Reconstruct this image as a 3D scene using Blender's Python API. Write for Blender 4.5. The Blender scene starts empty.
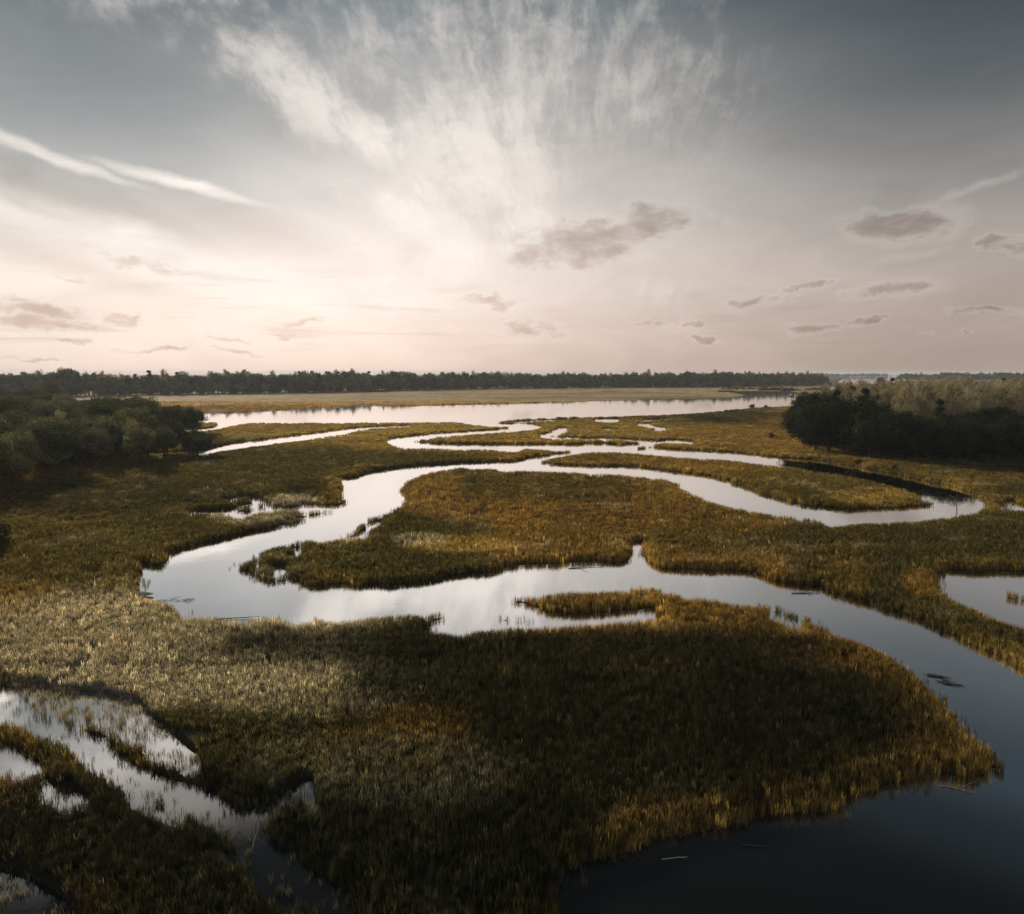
import bpy, math, random
import numpy as np
from mathutils import kdtree, Vector, Matrix

random.seed(7)
RNG = np.random.default_rng(11)
S = bpy.context.scene
COL = S.collection

# ------------------------------------------------------------------ camera
F, CX, CY, H = 692.0, 512.0, 457.0, 25.0
P = math.atan(84.0 / F)
SP, CP = math.sin(P), math.cos(P)
cam_d = bpy.data.cameras.new('camera')
cam = bpy.data.objects.new('camera', cam_d)
COL.objects.link(cam)
cam.location = (0, 0, H)
cam.rotation_euler = (math.pi / 2 - P, 0, 0)
cam_d.sensor_width = 36.0
cam_d.lens = 36.0 * F / 1024.0
cam_d.clip_start = 0.5
cam_d.clip_end = 60000
S.camera = cam


def ground(px, py, z=0.0):
    """where the ray of a photo pixel meets the level z"""
    cx = (np.asarray(px, float) - CX) / F
    cy = (CY - np.asarray(py, float)) / F
    ry = CP + cy * SP
    rz = -SP + cy * CP
    t = (H - z) / np.maximum(-rz, 1e-6)
    return cx * t, ry * t


def project(X, Y, Z):
    fw = Y * CP - (Z - H) * SP
    up = Y * SP + (Z - H) * CP
    return CX + F * X / fw, CY - F * up / fw


# ------------------------------------------------------------------ noise in numpy
def vnoise(x, y, seed=0):
    xi = np.floor(x).astype(np.int64); yi = np.floor(y).astype(np.int64)
    fx = x - xi; fy = y - yi
    fx = fx * fx * (3 - 2 * fx); fy = fy * fy * (3 - 2 * fy)

    def h(a, b):
        n = (a * 374761393 + b * 668265263 + seed * 974634777) & 0xFFFFFFFF
        n = ((n ^ (n >> 13)) * 1274126177) & 0xFFFFFFFF
        n = n ^ (n >> 16)
        return (n & 0xFFFF) / 65535.0
    a = h(xi, yi); b = h(xi + 1, yi); c = h(xi, yi + 1); d = h(xi + 1, yi + 1)
    return (a * (1 - fx) + b * fx) * (1 - fy) + (c * (1 - fx) + d * fx) * fy


def fbm(x, y, seed=0, oct=4):
    s = 0; a = 0.5; t = 0
    for k in range(oct):
        s = s + a * vnoise(x * 2 ** k, y * 2 ** k, seed + k * 17); t += a; a *= 0.55
    return s / t


# ------------------------------------------------------------------ traced shorelines (photo pixels, laid on the ground)
RIVER = [(120, 419), (160, 416), (190, 414.5), (230, 413), (257, 411.5), (300, 409), (325, 407.5), (348, 407), (360, 405), (372, 405), (384, 406.5),
         (410, 406), (450, 405), (500, 404), (560, 402.7), (600, 401), (650, 400), (700, 398.7), (738, 397.8), (747, 395.5), (735, 392.5), (712, 391.2),
         (722, 390.6), (760, 391.3), (792, 391.3), (800, 392.8), (830, 391.5), (900, 391), (980, 392), (1100, 394), (1100, 401), (900, 403), (800, 406.5), (787, 406.5), (765, 407.5), (745, 409), (720, 411.5),
         (700, 413.5), (680, 414.5), (660, 415.5), (620, 417), (580, 417.8), (540, 419), (508, 421), (498, 423.3), (512, 424), (530, 424.5), (540, 426), (543, 428),
         (535, 430), (520, 431.5), (490, 433.5), (470, 435), (440, 437.5), (420, 440), (416, 442), (420, 444), (440, 445), (470, 445.5), (500, 445.5),
         (540, 445.5), (575, 446), (585, 445), (600, 445), (618, 445.6), (622, 448), (640, 449), (660, 449.5), (680, 451), (700, 452.5), (735, 454), (760, 457),
         (780, 459.5), (800, 461), (820, 463), (840, 466.5), (850, 468.5), (870, 472), (890, 476), (910, 481), (930, 485), (950, 489), (965, 494), (975, 499),
         (985, 504), (988, 507), (985, 510), (970, 513), (950, 516.5), (935, 519), (920, 521.5), (900, 522.5), (870, 523.5), (853, 523), (840, 525.5), (831, 528),
         (827, 525.5), (820, 522), (820, 519), (805, 518), (790, 516.5), (770, 514), (750, 511), (735, 508), (722, 505), (710, 502), (703, 500), (699, 497),
         (696, 494.5), (690, 492.5), (683, 489), (678, 486.5), (679, 484), (672, 481), (665, 479.5), (650, 478), (635, 476.5), (620, 474.5), (605, 474.5), (590, 475),
         (575, 473), (550, 472), (540, 471.5), (520, 471), (507, 472.5), (500, 470), (490, 469), (475, 470), (462, 468), (450, 469.5), (437, 471), (420, 475), (408, 480),
         (403, 486), (402, 495), (406, 500), (404, 504), (396, 508), (390, 512), (387, 516), (376, 518), (365, 523), (355, 531.5), (349, 537), (335, 540), (318, 544),
         (314, 539), (302, 540.5), (290, 546), (282, 545), (270, 548.5), (259, 553), (257, 557), (246, 560), (236, 563), (237, 572), (255, 582), (269, 589), (284, 586), (298, 584),
         (300, 592), (314, 594), (337, 589), (355, 594), (372, 591), (390, 593), (400, 590.5), (421, 589.5), (443, 584.6), (466, 580), (496, 578), (500, 573.5),
         (525, 570), (556, 570), (576, 567), (609, 567), (626, 568), (632, 560), (629, 551.5), (636, 547.5), (643, 546.6), (643.5, 557), (648, 569), (664, 574),
         (685, 575), (705, 576), (732, 576), (755, 578.5), (771, 586.6), (794, 591.5), (816, 591.5), (831, 599), (855, 606), (870, 610), (886, 617), (902, 621),
         (918, 627), (939, 637), (955, 645), (974, 654), (993, 661.6), (1011, 669), (1024, 680), (1080, 705), (1200, 760), (1400, 800), (1400, 1010),
         (540, 1010), (552, 940), (560, 905), (566, 888), (578, 878), (594, 874.5), (625, 867), (644, 858), (666, 849.5), (699, 845), (735, 836), (781, 826), (815, 824), (838, 823), (850, 811), (880, 799), (900, 795), (925, 786),
         (945, 785), (965, 790), (985, 785), (997, 773), (996, 758), (986, 745), (975, 738), (965, 728), (955, 714), (940, 699), (920, 680), (905, 666), (890, 656),
         (870, 645), (855, 639), (831, 634.5), (827, 627.5), (816, 622), (798, 616), (773, 610), (749, 603), (736, 602), (713, 598), (691, 596), (685, 598), (680, 593.5),
         (658, 592.5), (634, 591.5), (599, 591.5), (570, 591.5), (546, 594.5), (519, 598), (515, 604), (527, 608), (537, 615), (548, 620), (568, 621.5), (599, 620), (650, 614),
         (660, 616), (648, 619), (619, 621.5), (580, 624.5), (560, 625), (537, 626.5), (509, 627.7), (488, 629.6), (468, 633), (461, 638), (455, 634), (439, 631.6), (427, 629), (441, 622), (442, 616),
         (429, 614), (415, 614.5), (384, 615.5), (372, 616.5), (337, 622), (323, 619), (316, 614), (310, 622), (296, 624), (282, 618), (269, 616.5), (249, 619),
         (237, 622), (220, 619), (212, 615.5), (193, 618), (181, 614.5), (177, 605.7), (157, 599), (142, 593), (138, 590), (147, 584), (140, 577), (139, 572.5), (142, 568.6),
         (152, 572), (162, 573), (169, 558), (181, 554), (205, 548), (228, 543), (259, 534.5), (278, 530.5), (302, 521.7), (325, 514), (326, 512.5), (310, 511.5), (290, 512), (270, 514), (255, 515),
         (244, 519), (240, 521), (235, 520), (232, 516), (210, 516.5), (190, 516.5), (185, 514), (190, 511), (220, 511), (233, 509.5), (240, 505), (228, 503.5), (220, 502),
         (232, 499), (245, 497.5), (257, 497.5), (265, 502), (270, 506), (280, 508), (300, 508), (320, 508), (338, 508.5), (345, 507), (345, 500), (340, 494), (342, 485),
         (341, 480), (352, 480.5), (360, 479), (368, 475), (385, 471.5), (400, 469.5), (430, 467), (460, 465), (490, 464), (515, 463.5), (525, 460.5), (529, 458.5), (538, 458.5), (548, 457),
         (560, 454.5), (571, 452.3), (560, 451.5), (550, 450.5), (530, 449), (522, 449.5), (518, 452.5), (512, 453), (500, 451), (480, 450), (460, 450.5), (440, 449.5),
         (415, 449), (402, 448.8), (392, 446), (385, 442), (387, 440.5), (400, 438.3), (420, 436), (440, 434), (470, 432), (500, 430), (511, 428), (505, 427), (490, 427), (475, 425.5), (462, 423.8),
         (457, 422.5), (430, 422.8), (400, 423), (350, 423.2), (300, 423.3), (250, 423.4), (245, 423.8), (232, 426), (225, 428), (215, 430), (200, 431.5), (187, 433), (150, 434), (120, 432)]
ISLAND_C = [(541, 462), (548, 459), (560, 456.7), (575, 454.3), (595, 452.6), (620, 453.2), (645, 455), (670, 457.3), (690, 458.6), (710, 459.5), (730, 461), (760, 464.5), (780, 467), (790, 466),
            (800, 469), (820, 472), (840, 475), (860, 478.5), (880, 483.5), (895, 487.5), (908, 490), (918, 495), (920, 500), (935, 503), (930, 506), (922, 508.5), (910, 511), (890, 512), (870, 513), (850, 513),
            (830, 511.5), (815, 510), (800, 508), (780, 503.5), (765, 499), (750, 493), (740, 488), (725, 483), (715, 479.5), (690, 476), (670, 473.5), (650, 471),
            (630, 468.5), (600, 469), (575, 468), (555, 466.5), (545, 465)]
WATER = [
    [(612, 439.5), (630, 440), (650, 441.5), (660, 442), (668, 440.3), (685, 441.2), (695, 443), (692, 444.5), (675, 443.8), (662, 443), (655, 445), (645, 447.2), (638, 448.5), (620, 448), (622, 446), (640, 444.5), (638, 442), (625, 440.8)],
    [(537, 436.5), (546, 434.5), (551, 433), (553, 431), (555, 429.5), (560, 428.3), (569, 428.3), (568, 431), (565, 433.5), (558, 435), (551, 436), (552, 437.5), (560, 438.3), (575, 438.8), (600, 439), (615, 439.5), (615, 440.3), (560, 439.7), (545, 438.5)],
    [(592, 419.5), (605, 418.7), (620, 418.7), (621, 420.5), (615, 423), (595, 422)],
    [(503, 423), (515, 421.5), (540, 420.3), (560, 419.6), (580, 418.6), (579, 419.8), (560, 421), (540, 421.9), (515, 422.6)],
    [(640, 420.5), (655, 419.5), (670, 419), (672, 420), (655, 421), (642, 421.8)],
    [(635, 424), (650, 424), (655, 427), (666, 428), (668, 430), (660, 431.5), (650, 431), (655, 429), (645, 427.5), (637, 425.5)],
    [(600, 428.9), (617, 429.3), (617, 430.3), (600, 429.9)],
    [(120, 456), (170, 453.5), (185, 452.5), (205, 451), (215, 448.5), (225, 446), (240, 443.5), (260, 441), (280, 438.5), (300, 436), (320, 433), (340, 430.5), (350, 429), (360, 428.3), (375, 427.3), (395, 426.3), (412, 426.0),
     (412, 427.2), (390, 427.8), (370, 429.3), (359, 430.8), (350, 433), (345, 435), (330, 436.5), (310, 440), (300, 441.5), (280, 443.5), (250, 447.5), (235, 450), (225, 451), (212, 453.5), (205, 454.7), (170, 457), (120, 459)],
    # pond on the right, creek on the lower left, small pools
    [(946, 575), (965, 577), (980, 578), (993, 576), (1024, 578), (1120, 580), (1120, 670), (1060, 645), (1024, 627), (1002, 620), (985, 612), (967, 606), (948, 595.5), (937, 586), (934, 582.5), (941, 580)],
    [(998, 508), (1008, 504), (1012, 504), (1018, 507.5), (1060, 509), (1060, 511), (1024, 510.5), (1004, 509.7)],
    [(-360, 720), (-200, 700), (-60, 690), (0, 688), (30, 696), (17, 709), (26, 715), (42, 722), (58, 726), (68, 727), (78, 733), (95, 741), (103, 743), (111, 739), (113, 752), (122, 762), (135, 770), (150, 778), (166, 783), (178, 786), (190, 790), (199, 792), (217, 797), (229, 810), (238, 816), (254, 813),
     (258, 826), (270, 843), (281, 851), (297, 857), (309, 873), (324, 880), (340, 892), (350, 908), (362, 930), (400, 1010), (345, 1010), (325, 930), (313, 914), (305, 906), (285, 892), (268, 880), (254, 869), (246, 857), (231, 843), (219, 830), (199, 817),
     (180, 808), (165, 803), (148, 797), (125, 789), (101, 775.5), (88, 769), (72, 752), (49, 738), (39, 737), (25, 728.5), (0, 722), (-100, 740), (-360, 780)],
    [(-60, 742), (0, 748), (17, 752), (29, 762), (49, 771), (37, 776), (15, 781), (4, 775.5), (-60, 772)],
    [(254, 566), (257, 565), (259, 567), (257, 569), (254, 569)],
    [(270, 574), (276, 571.5), (290, 572), (284, 574), (274, 577)],
    [(292, 553), (297, 551), (304, 551), (299, 555), (293, 556)],
    [(360, 536), (365, 527), (373, 524), (383, 523), (385, 526), (372, 529), (368, 535), (370, 539), (363, 541), (350, 541), (344, 540), (350, 538)],
    [(92, 580), (95, 577), (97, 581), (95, 586), (92, 585)],
    [(766, 615), (775, 612), (790, 619), (800, 624), (803, 630), (795, 630), (780, 625), (769, 622)],
    [(634, 597), (640, 595.5), (645, 598), (638, 600)],
]
ISLANDS = [
    [(196, 423), (205, 422.5), (216, 422.7), (218, 425), (215, 428), (205, 429), (190, 430), (180, 430), (180, 423)],
    [(235, 502), (243, 500), (250, 501), (250, 504.5), (242, 505.5), (236, 505)],
    [(238, 509.5), (245, 507.5), (252, 509.5), (250, 513), (240, 513)],
    [(259, 506), (263, 505), (265, 508), (260, 509)],
    [(1006, 597), (1015, 594), (1024, 593), (1100, 590), (1100, 618), (1024, 610), (1016, 606)],
    [(347, 493), (351, 491), (354, 494), (351, 498), (348, 497)],
    [(502, 620), (509, 616), (518, 617), (524, 622), (515, 624.5), (505, 624)],
    [(720, 388.6), (745, 387.2), (770, 387.3), (794, 388), (796, 390), (770, 390.6), (735, 390.4)],
    [(792, 393), (803, 391), (830, 390.5), (842, 391.5), (828, 393.2), (805, 394)],
]
# strips of shallow water and mud far out to the right
FARWATER = [[(756, 390.3), (762, 388.9), (797, 389.2), (803, 390.6), (790, 391.0)],
            [(800, 389.7), (812, 388.0), (850, 387.2), (900, 386.5), (960, 387), (1100, 388), (1100, 390), (980, 389.3), (900, 389.2), (840, 389.6)],
            [(835, 386.2), (850, 385.0), (880, 384.6), (950, 384.6), (1100, 385), (1100, 386), (950, 385.8), (880, 386.0)],
            [(836, 384.2), (840, 380.5), (850, 377.5), (850, 370), (1500, 370), (1500, 383.6), (950, 383.6), (880, 383.8)]]
# shallow water with thin reeds standing in it
FLOODED = [
    [(-60, 684), (0, 685.6), (20, 683.7), (43, 685.6), (58, 690.5), (101, 691.5), (120, 697), (140, 700), (148, 713), (165, 724), (185, 742), (199, 752), (203, 760), (190, 764), (176, 757), (160, 752), (148, 750), (142, 737), (121, 730), (112, 722), (99, 717), (90, 713), (78, 713), (70, 708), (50, 704), (35, 702), (17, 709), (-60, 707)],
    [(36, 784), (48, 778), (60, 788), (76, 786), (92, 797), (84, 803), (74, 800), (70, 807), (58, 804), (52, 795), (44, 797)],
    [(-80, 866), (0, 864), (30, 874), (60, 894), (85, 915), (100, 1000), (-80, 1000)],
    [(256, 815), (275, 797), (300, 778), (312, 776), (314, 790), (320, 812), (308, 806), (298, 792), (280, 803), (262, 816)],
    [(118, 790), (150, 800), (180, 812), (190, 822), (170, 816), (140, 804)],
    [(245, 868), (262, 872), (280, 884), (300, 900), (280, 900), (255, 880)],
]


def chaikin(p, n=2):
    p = np.array(p, float)
    for _ in range(n):
        q = np.roll(p, -1, 0)
        a = 0.8 * p + 0.2 * q; b = 0.2 * p + 0.8 * q
        p = np.empty((len(a) * 2, 2)); p[0::2] = a; p[1::2] = b
    return p


RX0, RX1, RY0, RY1, RS = -380, 1420, 374.0, 1000.0, 3      # raster window; RS rows to the pixel
NW, NH = RX1 - RX0, int((RY1 - RY0) * RS)


def fill(poly, smooth=2):
    p = chaikin(poly, smooth)
    X = p[:, 0] - RX0; Y = (p[:, 1] - RY0) * RS
    d = np.zeros((NH, NW + 1), np.uint8)
    n = len(p)
    for i in range(n):
        x0, y0, x1, y1 = X[i], Y[i], X[(i + 1) % n], Y[(i + 1) % n]
        if y0 == y1: continue
        if y0 > y1: x0, y0, x1, y1 = x1, y1, x0, y0
        r = np.arange(max(0, math.ceil(y0 - .5)), min(NH, math.ceil(y1 - .5)))
        if not len(r): continue
        xc = np.clip(np.ceil(x0 + (r + .5 - y0) / (y1 - y0) * (x1 - x0) - .5), 0, NW).astype(int)
        np.bitwise_xor.at(d, (r, xc), 1)
    return np.bitwise_xor.accumulate(d, axis=1)[:, :NW].astype(bool)


water = fill(RIVER) & ~fill(ISLAND_C)
for w in WATER: water |= fill(w)
for w in ISLANDS: water &= ~fill(w)
for w in FARWATER: water |= fill(w, 1)
rowy = RY0 + (np.arange(NH) + .5) / RS
flooded = np.zeros_like(water)
for w in FLOODED: flooded |= fill(w)
for k in (8, 16, 24): flooded[k:] |= flooded[:-k] & (rowy > 676)[k:, None]
flooded &= ~water

# the photo shows the water between the tops of the grass and the foot of its reflection:
# the true shore lies a blade's height under either edge
hrow = np.clip((rowy - 373.0) / H, 0, None) * np.interp(rowy, [374, 400, 420, 470, 560, 1000], [.12, .25, .50, .75, .75, .68])
big = 10 ** 6
idx = np.arange(NH)[:, None]
up = np.where(water, idx, -big); up = np.maximum.accumulate(up, 0)
dn = np.where(water, idx, big); dn = np.minimum.accumulate(dn[::-1], 0)[::-1]
du = (idx - up) / RS; dd = (dn - idx) / RS
md = np.minimum(du, dd)
hmap = np.repeat(hrow[:, None], NW, 1)
colx = RX0 + np.arange(NW) + .5
for (bx0, bx1, by0, by1, w) in ((178, 300, 494, 524, .25), (-400, 345, 676, 1010, .5), (350, 400, 516, 545, .4), (630, 660, 590, 602, .3), (760, 810, 608, 633, .4)):
    rr = (rowy > by0) & (rowy < by1); cc_ = (colx > bx0) & (colx < bx1)
    hmap[np.ix_(rr, cc_)] *= w
land = (md > hmap) | ((~water) & (np.abs(du - dd) <= 1.01 / RS * 2))
wet = ~land
flooded &= land

# signed distance to the shore in metres, on a grid that grows with the distance
XS = np.arange(-372, 1412, 1.6)
YS = np.concatenate([np.arange(374.8, 470, .7), np.arange(470, 998, 1.1)])
GX, GY = np.meshgrid(XS, YS)


def look(mask, px, py):
    c = np.clip((px - RX0).astype(int), 0, NW - 1); r = np.clip(((py - RY0) * RS).astype(int), 0, NH - 1)
    return mask[r, c]


def sdist(mask, px, py):
    e1 = np.argwhere(mask[:, 1:] != mask[:, :-1]); e2 = np.argwhere(mask[1:] != mask[:-1])
    bx = np.concatenate([e1[:, 1] + 1 + RX0, e2[:, 1] + .5 + RX0])
    by = np.concatenate([RY0 + (e1[:, 0] + .5) / RS, RY0 + (e2[:, 0] + 1) / RS])
    wx, wy = ground(bx, by)
    kd = kdtree.KDTree(len(wx))
    for i in range(len(wx)): kd.insert((wx[i], wy[i], 0), i)
    kd.balance()
    gx, gy = ground(px, py)
    f = kd.find
    d = np.array([f((a, b, 0))[2] for a, b in zip(gx.ravel().tolist(), gy.ravel().tolist())]).reshape(px.shape)
    return np.where(look(mask, px, py), d, -d)


SD = sdist(land, GX, GY)
WX, WY = ground(GX, GY)
SD = SD + (fbm(WX / 1.6, WY / 1.6, 5, 3) - .5) * np.clip(WY / 60, .5, 2.4) * .9
FL = look(flooded, GX, GY).astype(float)


def grid_at(A, px, py):
    i = np.interp(px, XS, np.arange(len(XS))); j = np.interp(py, YS, np.arange(len(YS)))
    i0 = np.clip(i.astype(int), 0, len(XS) - 2); j0 = np.clip(j.astype(int), 0, len(YS) - 2)
    fi = i - i0; fj = j - j0
    return (A[j0, i0] * (1 - fi) + A[j0, i0 + 1] * fi) * (1 - fj) + (A[j0 + 1, i0] * (1 - fi) + A[j0 + 1, i0 + 1] * fi) * fj


def sm(a, b, x):
    t = np.clip((x - a) / (b - a), 0, 1); return t * t * (3 - 2 * t)


def height(sd, fl, x, y):
    z = np.where(sd > 0, .42 * sm(0, 1.3, sd), -.7 * sm(0, 2.5, -sd))
    z = z + np.where(sd > 1, (fbm(x / 7, y / 7, 31, 3) - .5) * .25, 0)
    return np.where((fl > .5) & (sd > 0), -.10, z)


# colour of the plants: olive rush, rusty and golden cordgrass, pale straw, in drifts, with light and shade painted into some
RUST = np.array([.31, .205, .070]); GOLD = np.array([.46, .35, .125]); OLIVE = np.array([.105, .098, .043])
DARK = np.array([.029, .033, .024]); STRAW = np.array([.50, .475, .405]); GREY = np.array([.15, .16, .125]); TAN = np.array([.50, .35, .165])
# drifts: photo x, y, half sizes, colour, weight; near DARK ones also paint in foreground shade and vignetting
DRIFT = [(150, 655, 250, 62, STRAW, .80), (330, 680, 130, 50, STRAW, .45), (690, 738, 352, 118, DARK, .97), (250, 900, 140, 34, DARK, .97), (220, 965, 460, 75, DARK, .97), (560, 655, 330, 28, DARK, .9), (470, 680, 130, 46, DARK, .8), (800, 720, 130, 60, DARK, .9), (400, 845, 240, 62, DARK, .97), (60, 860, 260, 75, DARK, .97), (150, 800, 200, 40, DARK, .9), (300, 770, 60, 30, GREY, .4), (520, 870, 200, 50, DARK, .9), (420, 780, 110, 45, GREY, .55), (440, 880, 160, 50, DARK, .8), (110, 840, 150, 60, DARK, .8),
         (120, 530, 170, 45, OLIVE, .85), (50, 568, 150, 26, OLIVE, .85), (260, 470, 110, 22, OLIVE, .75), (90, 500, 120, 20, DARK, .5), (330, 492, 40, 10, DARK, .6), (295, 505, 26, 6, STRAW, .7), (255, 520, 40, 8, STRAW, .4),
         (470, 550, 60, 8, GOLD, .7), (420, 545, 24, 7, STRAW, .5), (500, 510, 90, 14, RUST, .8), (560, 490, 110, 20, OLIVE, .6), (430, 490, 30, 20, RUST, .8), (690, 500, 40, 14, RUST, .9), (560, 438, 260, 17, GOLD, .55), (330, 430, 160, 9, GOLD, .5), (740, 450, 110, 14, GOLD, .5), (880, 480, 150, 16, GOLD, .35), (690, 470, 60, 6, GOLD, .4),  # far GOLD drifts: golden grass, brightened to carry its sunlit look
         (720, 440, 80, 14, RUST, .7), (730, 417, 45, 8, DARK, .55), (800, 485, 110, 14, OLIVE, .55), (880, 500, 50, 8, GOLD, .6), (880, 545, 160, 18, OLIVE, .7), (700, 545, 90, 20, OLIVE, .5), (925, 590, 22, 12, RUST, .9), (960, 470, 80, 8, OLIVE, .5),
         (450, 395, 460, 14, TAN, 1.0), (830, 388, 80, 6, TAN, .7), (20, 386, 220, 10, DARK, .9), (260, 384, 160, 9.5, DARK, .9), (450, 381, 200, 8, DARK, .9), (680, 379, 200, 7.5, DARK, .9)]  # last four darken the ground under the far wood


def plant_colour(px, py, x, y, sd):
    s = np.clip(y / 70.0, 1, 4)
    n1 = fbm(x / (24 * s), y / (30 * s), 3, 4); n2 = fbm(x / (9 * s), y / (11 * s), 77, 3); n3 = fbm(x / 5, y / 5, 123, 3)
    c = OLIVE[None] * np.ones((len(px), 1))

    def mix(c, k, w): w = np.clip(w, 0, 1)[:, None]; return c * (1 - w) + k[None] * w
    c = mix(c, RUST, sm(.40, .60, n1) * .85)
    c = mix(c, DARK, sm(.57, .72, n2) * .3)
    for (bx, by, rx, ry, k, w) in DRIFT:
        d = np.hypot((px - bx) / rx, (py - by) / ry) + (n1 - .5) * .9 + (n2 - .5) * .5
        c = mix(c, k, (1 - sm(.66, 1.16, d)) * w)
    st = fbm(x / 150, y / 55, 57, 4); c = mix(c, OLIVE, sm(.56, .70, st) * .55 * sm(300, 420, y))
    c = mix(c, OLIVE, sm(.60, .72, fbm(x / 26, y / 8, 91, 3)) * .40 * sm(110, 200, y))
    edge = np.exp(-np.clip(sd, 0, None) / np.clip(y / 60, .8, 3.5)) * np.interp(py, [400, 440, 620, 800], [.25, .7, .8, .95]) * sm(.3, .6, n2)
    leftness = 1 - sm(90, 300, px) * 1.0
    c = mix(c, GOLD * 1.0, edge * (1 - .75 * leftness * (py > 470)) * (1 - 1.0 * sm(660, 700, py) * (1 - sm(520, 640, px))))  # bank gold: grass colour plus a backlit edge glow painted in
    c = mix(c, STRAW, sm(.66, .8, n3) * .18 * (py < 640))
    return c * (0.75 + .5 * n3)[:, None]


# ------------------------------------------------------------------ materials
def new_mat(name):
    m = bpy.data.materials.new(name); m.use_nodes = True
    nt = m.node_tree; nt.nodes.clear()
    return m, nt, nt.nodes, nt.links


def out(nt, sock):
    o = nt.nodes.new('ShaderNodeOutputMaterial'); nt.links.new(sock, o.inputs['Surface'])


def attr(nt, name, kind='GEOMETRY'):
    a = nt.nodes.new('ShaderNodeAttribute'); a.attribute_name = name; a.attribute_type = kind
    return a


def mathn(nt, op, a, b=None, c=None, clamp=False):
    n = nt.nodes.new('ShaderNodeMath'); n.operation = op; n.use_clamp = clamp
    for i, v in enumerate((a, b, c)):
        if v is None: continue
        if isinstance(v, (int, float)): n.inputs[i].default_value = v
        else: nt.links.new(v, n.inputs[i])
    return n.outputs[0]


def mixc(nt, f, a, b, blend='MIX'):
    n = nt.nodes.new('ShaderNodeMix'); n.data_type = 'RGBA'; n.blend_type = blend
    for s, v in ((n.inputs[0], f), (n.inputs[6], a), (n.inputs[7], b)):
        if isinstance(v, (int, float)): s.default_value = v
        elif isinstance(v, (tuple, list)): s.default_value = (*v[:3], 1)
        else: nt.links.new(v, s)
    return n.outputs[2]


def scale_col(nt, col, val):
    n = nt.nodes.new('ShaderNodeVectorMath'); n.operation = 'SCALE'
    nt.links.new(col, n.inputs[0])
    if isinstance(val, (int, float)): n.inputs['Scale'].default_value = val
    else: nt.links.new(val, n.inputs['Scale'])
    return n.outputs[0]


def leafy(name, attr_name, kind, transl=.5, rough_base=None, tone=False, rnd=.25, base=None):
    """diffuse + translucent thin plant matter"""
    m, nt, N, L = new_mat(name)
    if base is None:
        col = attr(nt, attr_name, kind).outputs['Color']
    else:
        rgb = N.new('ShaderNodeRGB'); rgb.outputs[0].default_value = (*base, 1); col = rgb.outputs[0]
    oi = N.new('ShaderNodeObjectInfo')
    v = mathn(nt, 'MULTIPLY_ADD', oi.outputs['Random'], rnd * 2, 1 - rnd)
    if tone:
        v = mathn(nt, 'MULTIPLY', v, attr(nt, 'tone').outputs['Fac'])
    col = scale_col(nt, col, v)
    d = N.new('ShaderNodeBsdfDiffuse'); t = N.new('ShaderNodeBsdfTranslucent')
    L.new(col, d.inputs[0])
    tc = mixc(nt, 1.0, col, (1.15, 1.0, .6), 'MULTIPLY'); L.new(tc, t.inputs[0])
    mx = N.new('ShaderNodeMixShader'); mx.inputs[0].default_value = transl
    L.new(d.outputs[0], mx.inputs[1]); L.new(t.outputs[0], mx.inputs[2])
    out(nt, mx.outputs[0])
    return m


M_grass = leafy('grass_blades', 'col', 'INSTANCER', .5)
M_oak = leafy('oak_leaves', '', '', .25, tone=True, base=(.088, .100, .062))
M_shadedoak = leafy('shaded_oak_leaves', '', '', .2, tone=True, base=(.034, .040, .027))  # oak copy darkened to hold the backlit shade of the right wood
M_pine = leafy('pine_needles', '', '', .2, tone=True, base=(.028, .038, .022))
M_pale = leafy('pale_leaves', '', '', .45, tone=True, base=(.26, .245, .185))
M_olive = leafy('olive_leaves', '', '', .3, tone=True, base=(.175, .185, .108))
M_shrub = leafy('shrub_leaves', '', '', .3, tone=True, base=(.055, .058, .026))


def bark(name, c1, c2):
    m, nt, N, L = new_mat(name)
    tc = N.new('ShaderNodeTexCoord'); nz = N.new('ShaderNodeTexNoise'); nz.inputs['Scale'].default_value = 3
    L.new(tc.outputs['Object'], nz.inputs['Vector'])
    col = mixc(nt, nz.outputs['Fac'], c1, c2)
    d = N.new('ShaderNodeBsdfDiffuse'); L.new(col, d.inputs[0]); out(nt, d.outputs[0]); return m


M_bark = bark('bark', (.05, .04, .03), (.13, .11, .09))
M_palebark = bark('pale_bark', (.22, .20, .17), (.42, .39, .34))
M_drift = bark('driftwood', (.25, .22, .18), (.5, .46, .4))
M_wrack = bark('floating_reeds', (.03, .028, .02), (.10, .085, .05))

# marsh soil and the matted base of the plants
M_land, nt, N, L = new_mat('marsh_ground')
tc = N.new('ShaderNodeTexCoord')
c = attr(nt, 'col').outputs['Color']
nz = N.new('ShaderNodeTexNoise'); nz.inputs['Scale'].default_value = 1.6; nz.inputs['Detail'].default_value = 6; nz.inputs['Roughness'].default_value = .7
L.new(tc.outputs['Object'], nz.inputs['Vector'])
mud = attr(nt, 'mud').outputs['Fac']
c = scale_col(nt, c, mathn(nt, 'MULTIPLY_ADD', nz.outputs['Fac'], 1.6, .1))
mudc = mixc(nt, nz.outputs['Fac'], (.018, .014, .010), (.05, .04, .03))
c = mixc(nt, mud, c, mudc)
pb = N.new('ShaderNodeBsdfPrincipled'); L.new(c, pb.inputs['Base Color'])
pb.inputs['Roughness'].default_value = .95; pb.inputs['Specular IOR Level'].default_value = .1
bp = N.new('ShaderNodeBump'); bp.inputs['Strength'].default_value = .8; bp.inputs['Distance'].default_value = .35
L.new(nz.outputs['Fac'], bp.inputs['Height']); L.new(bp.outputs[0], pb.inputs['Normal'])
out(nt, pb.outputs[0])

M_bed, nt, N, L = new_mat('mud_bed')
d = N.new('ShaderNodeBsdfDiffuse'); d.inputs[0].default_value = (.03, .025, .018, 1); out(nt, d.outputs[0])

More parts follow.
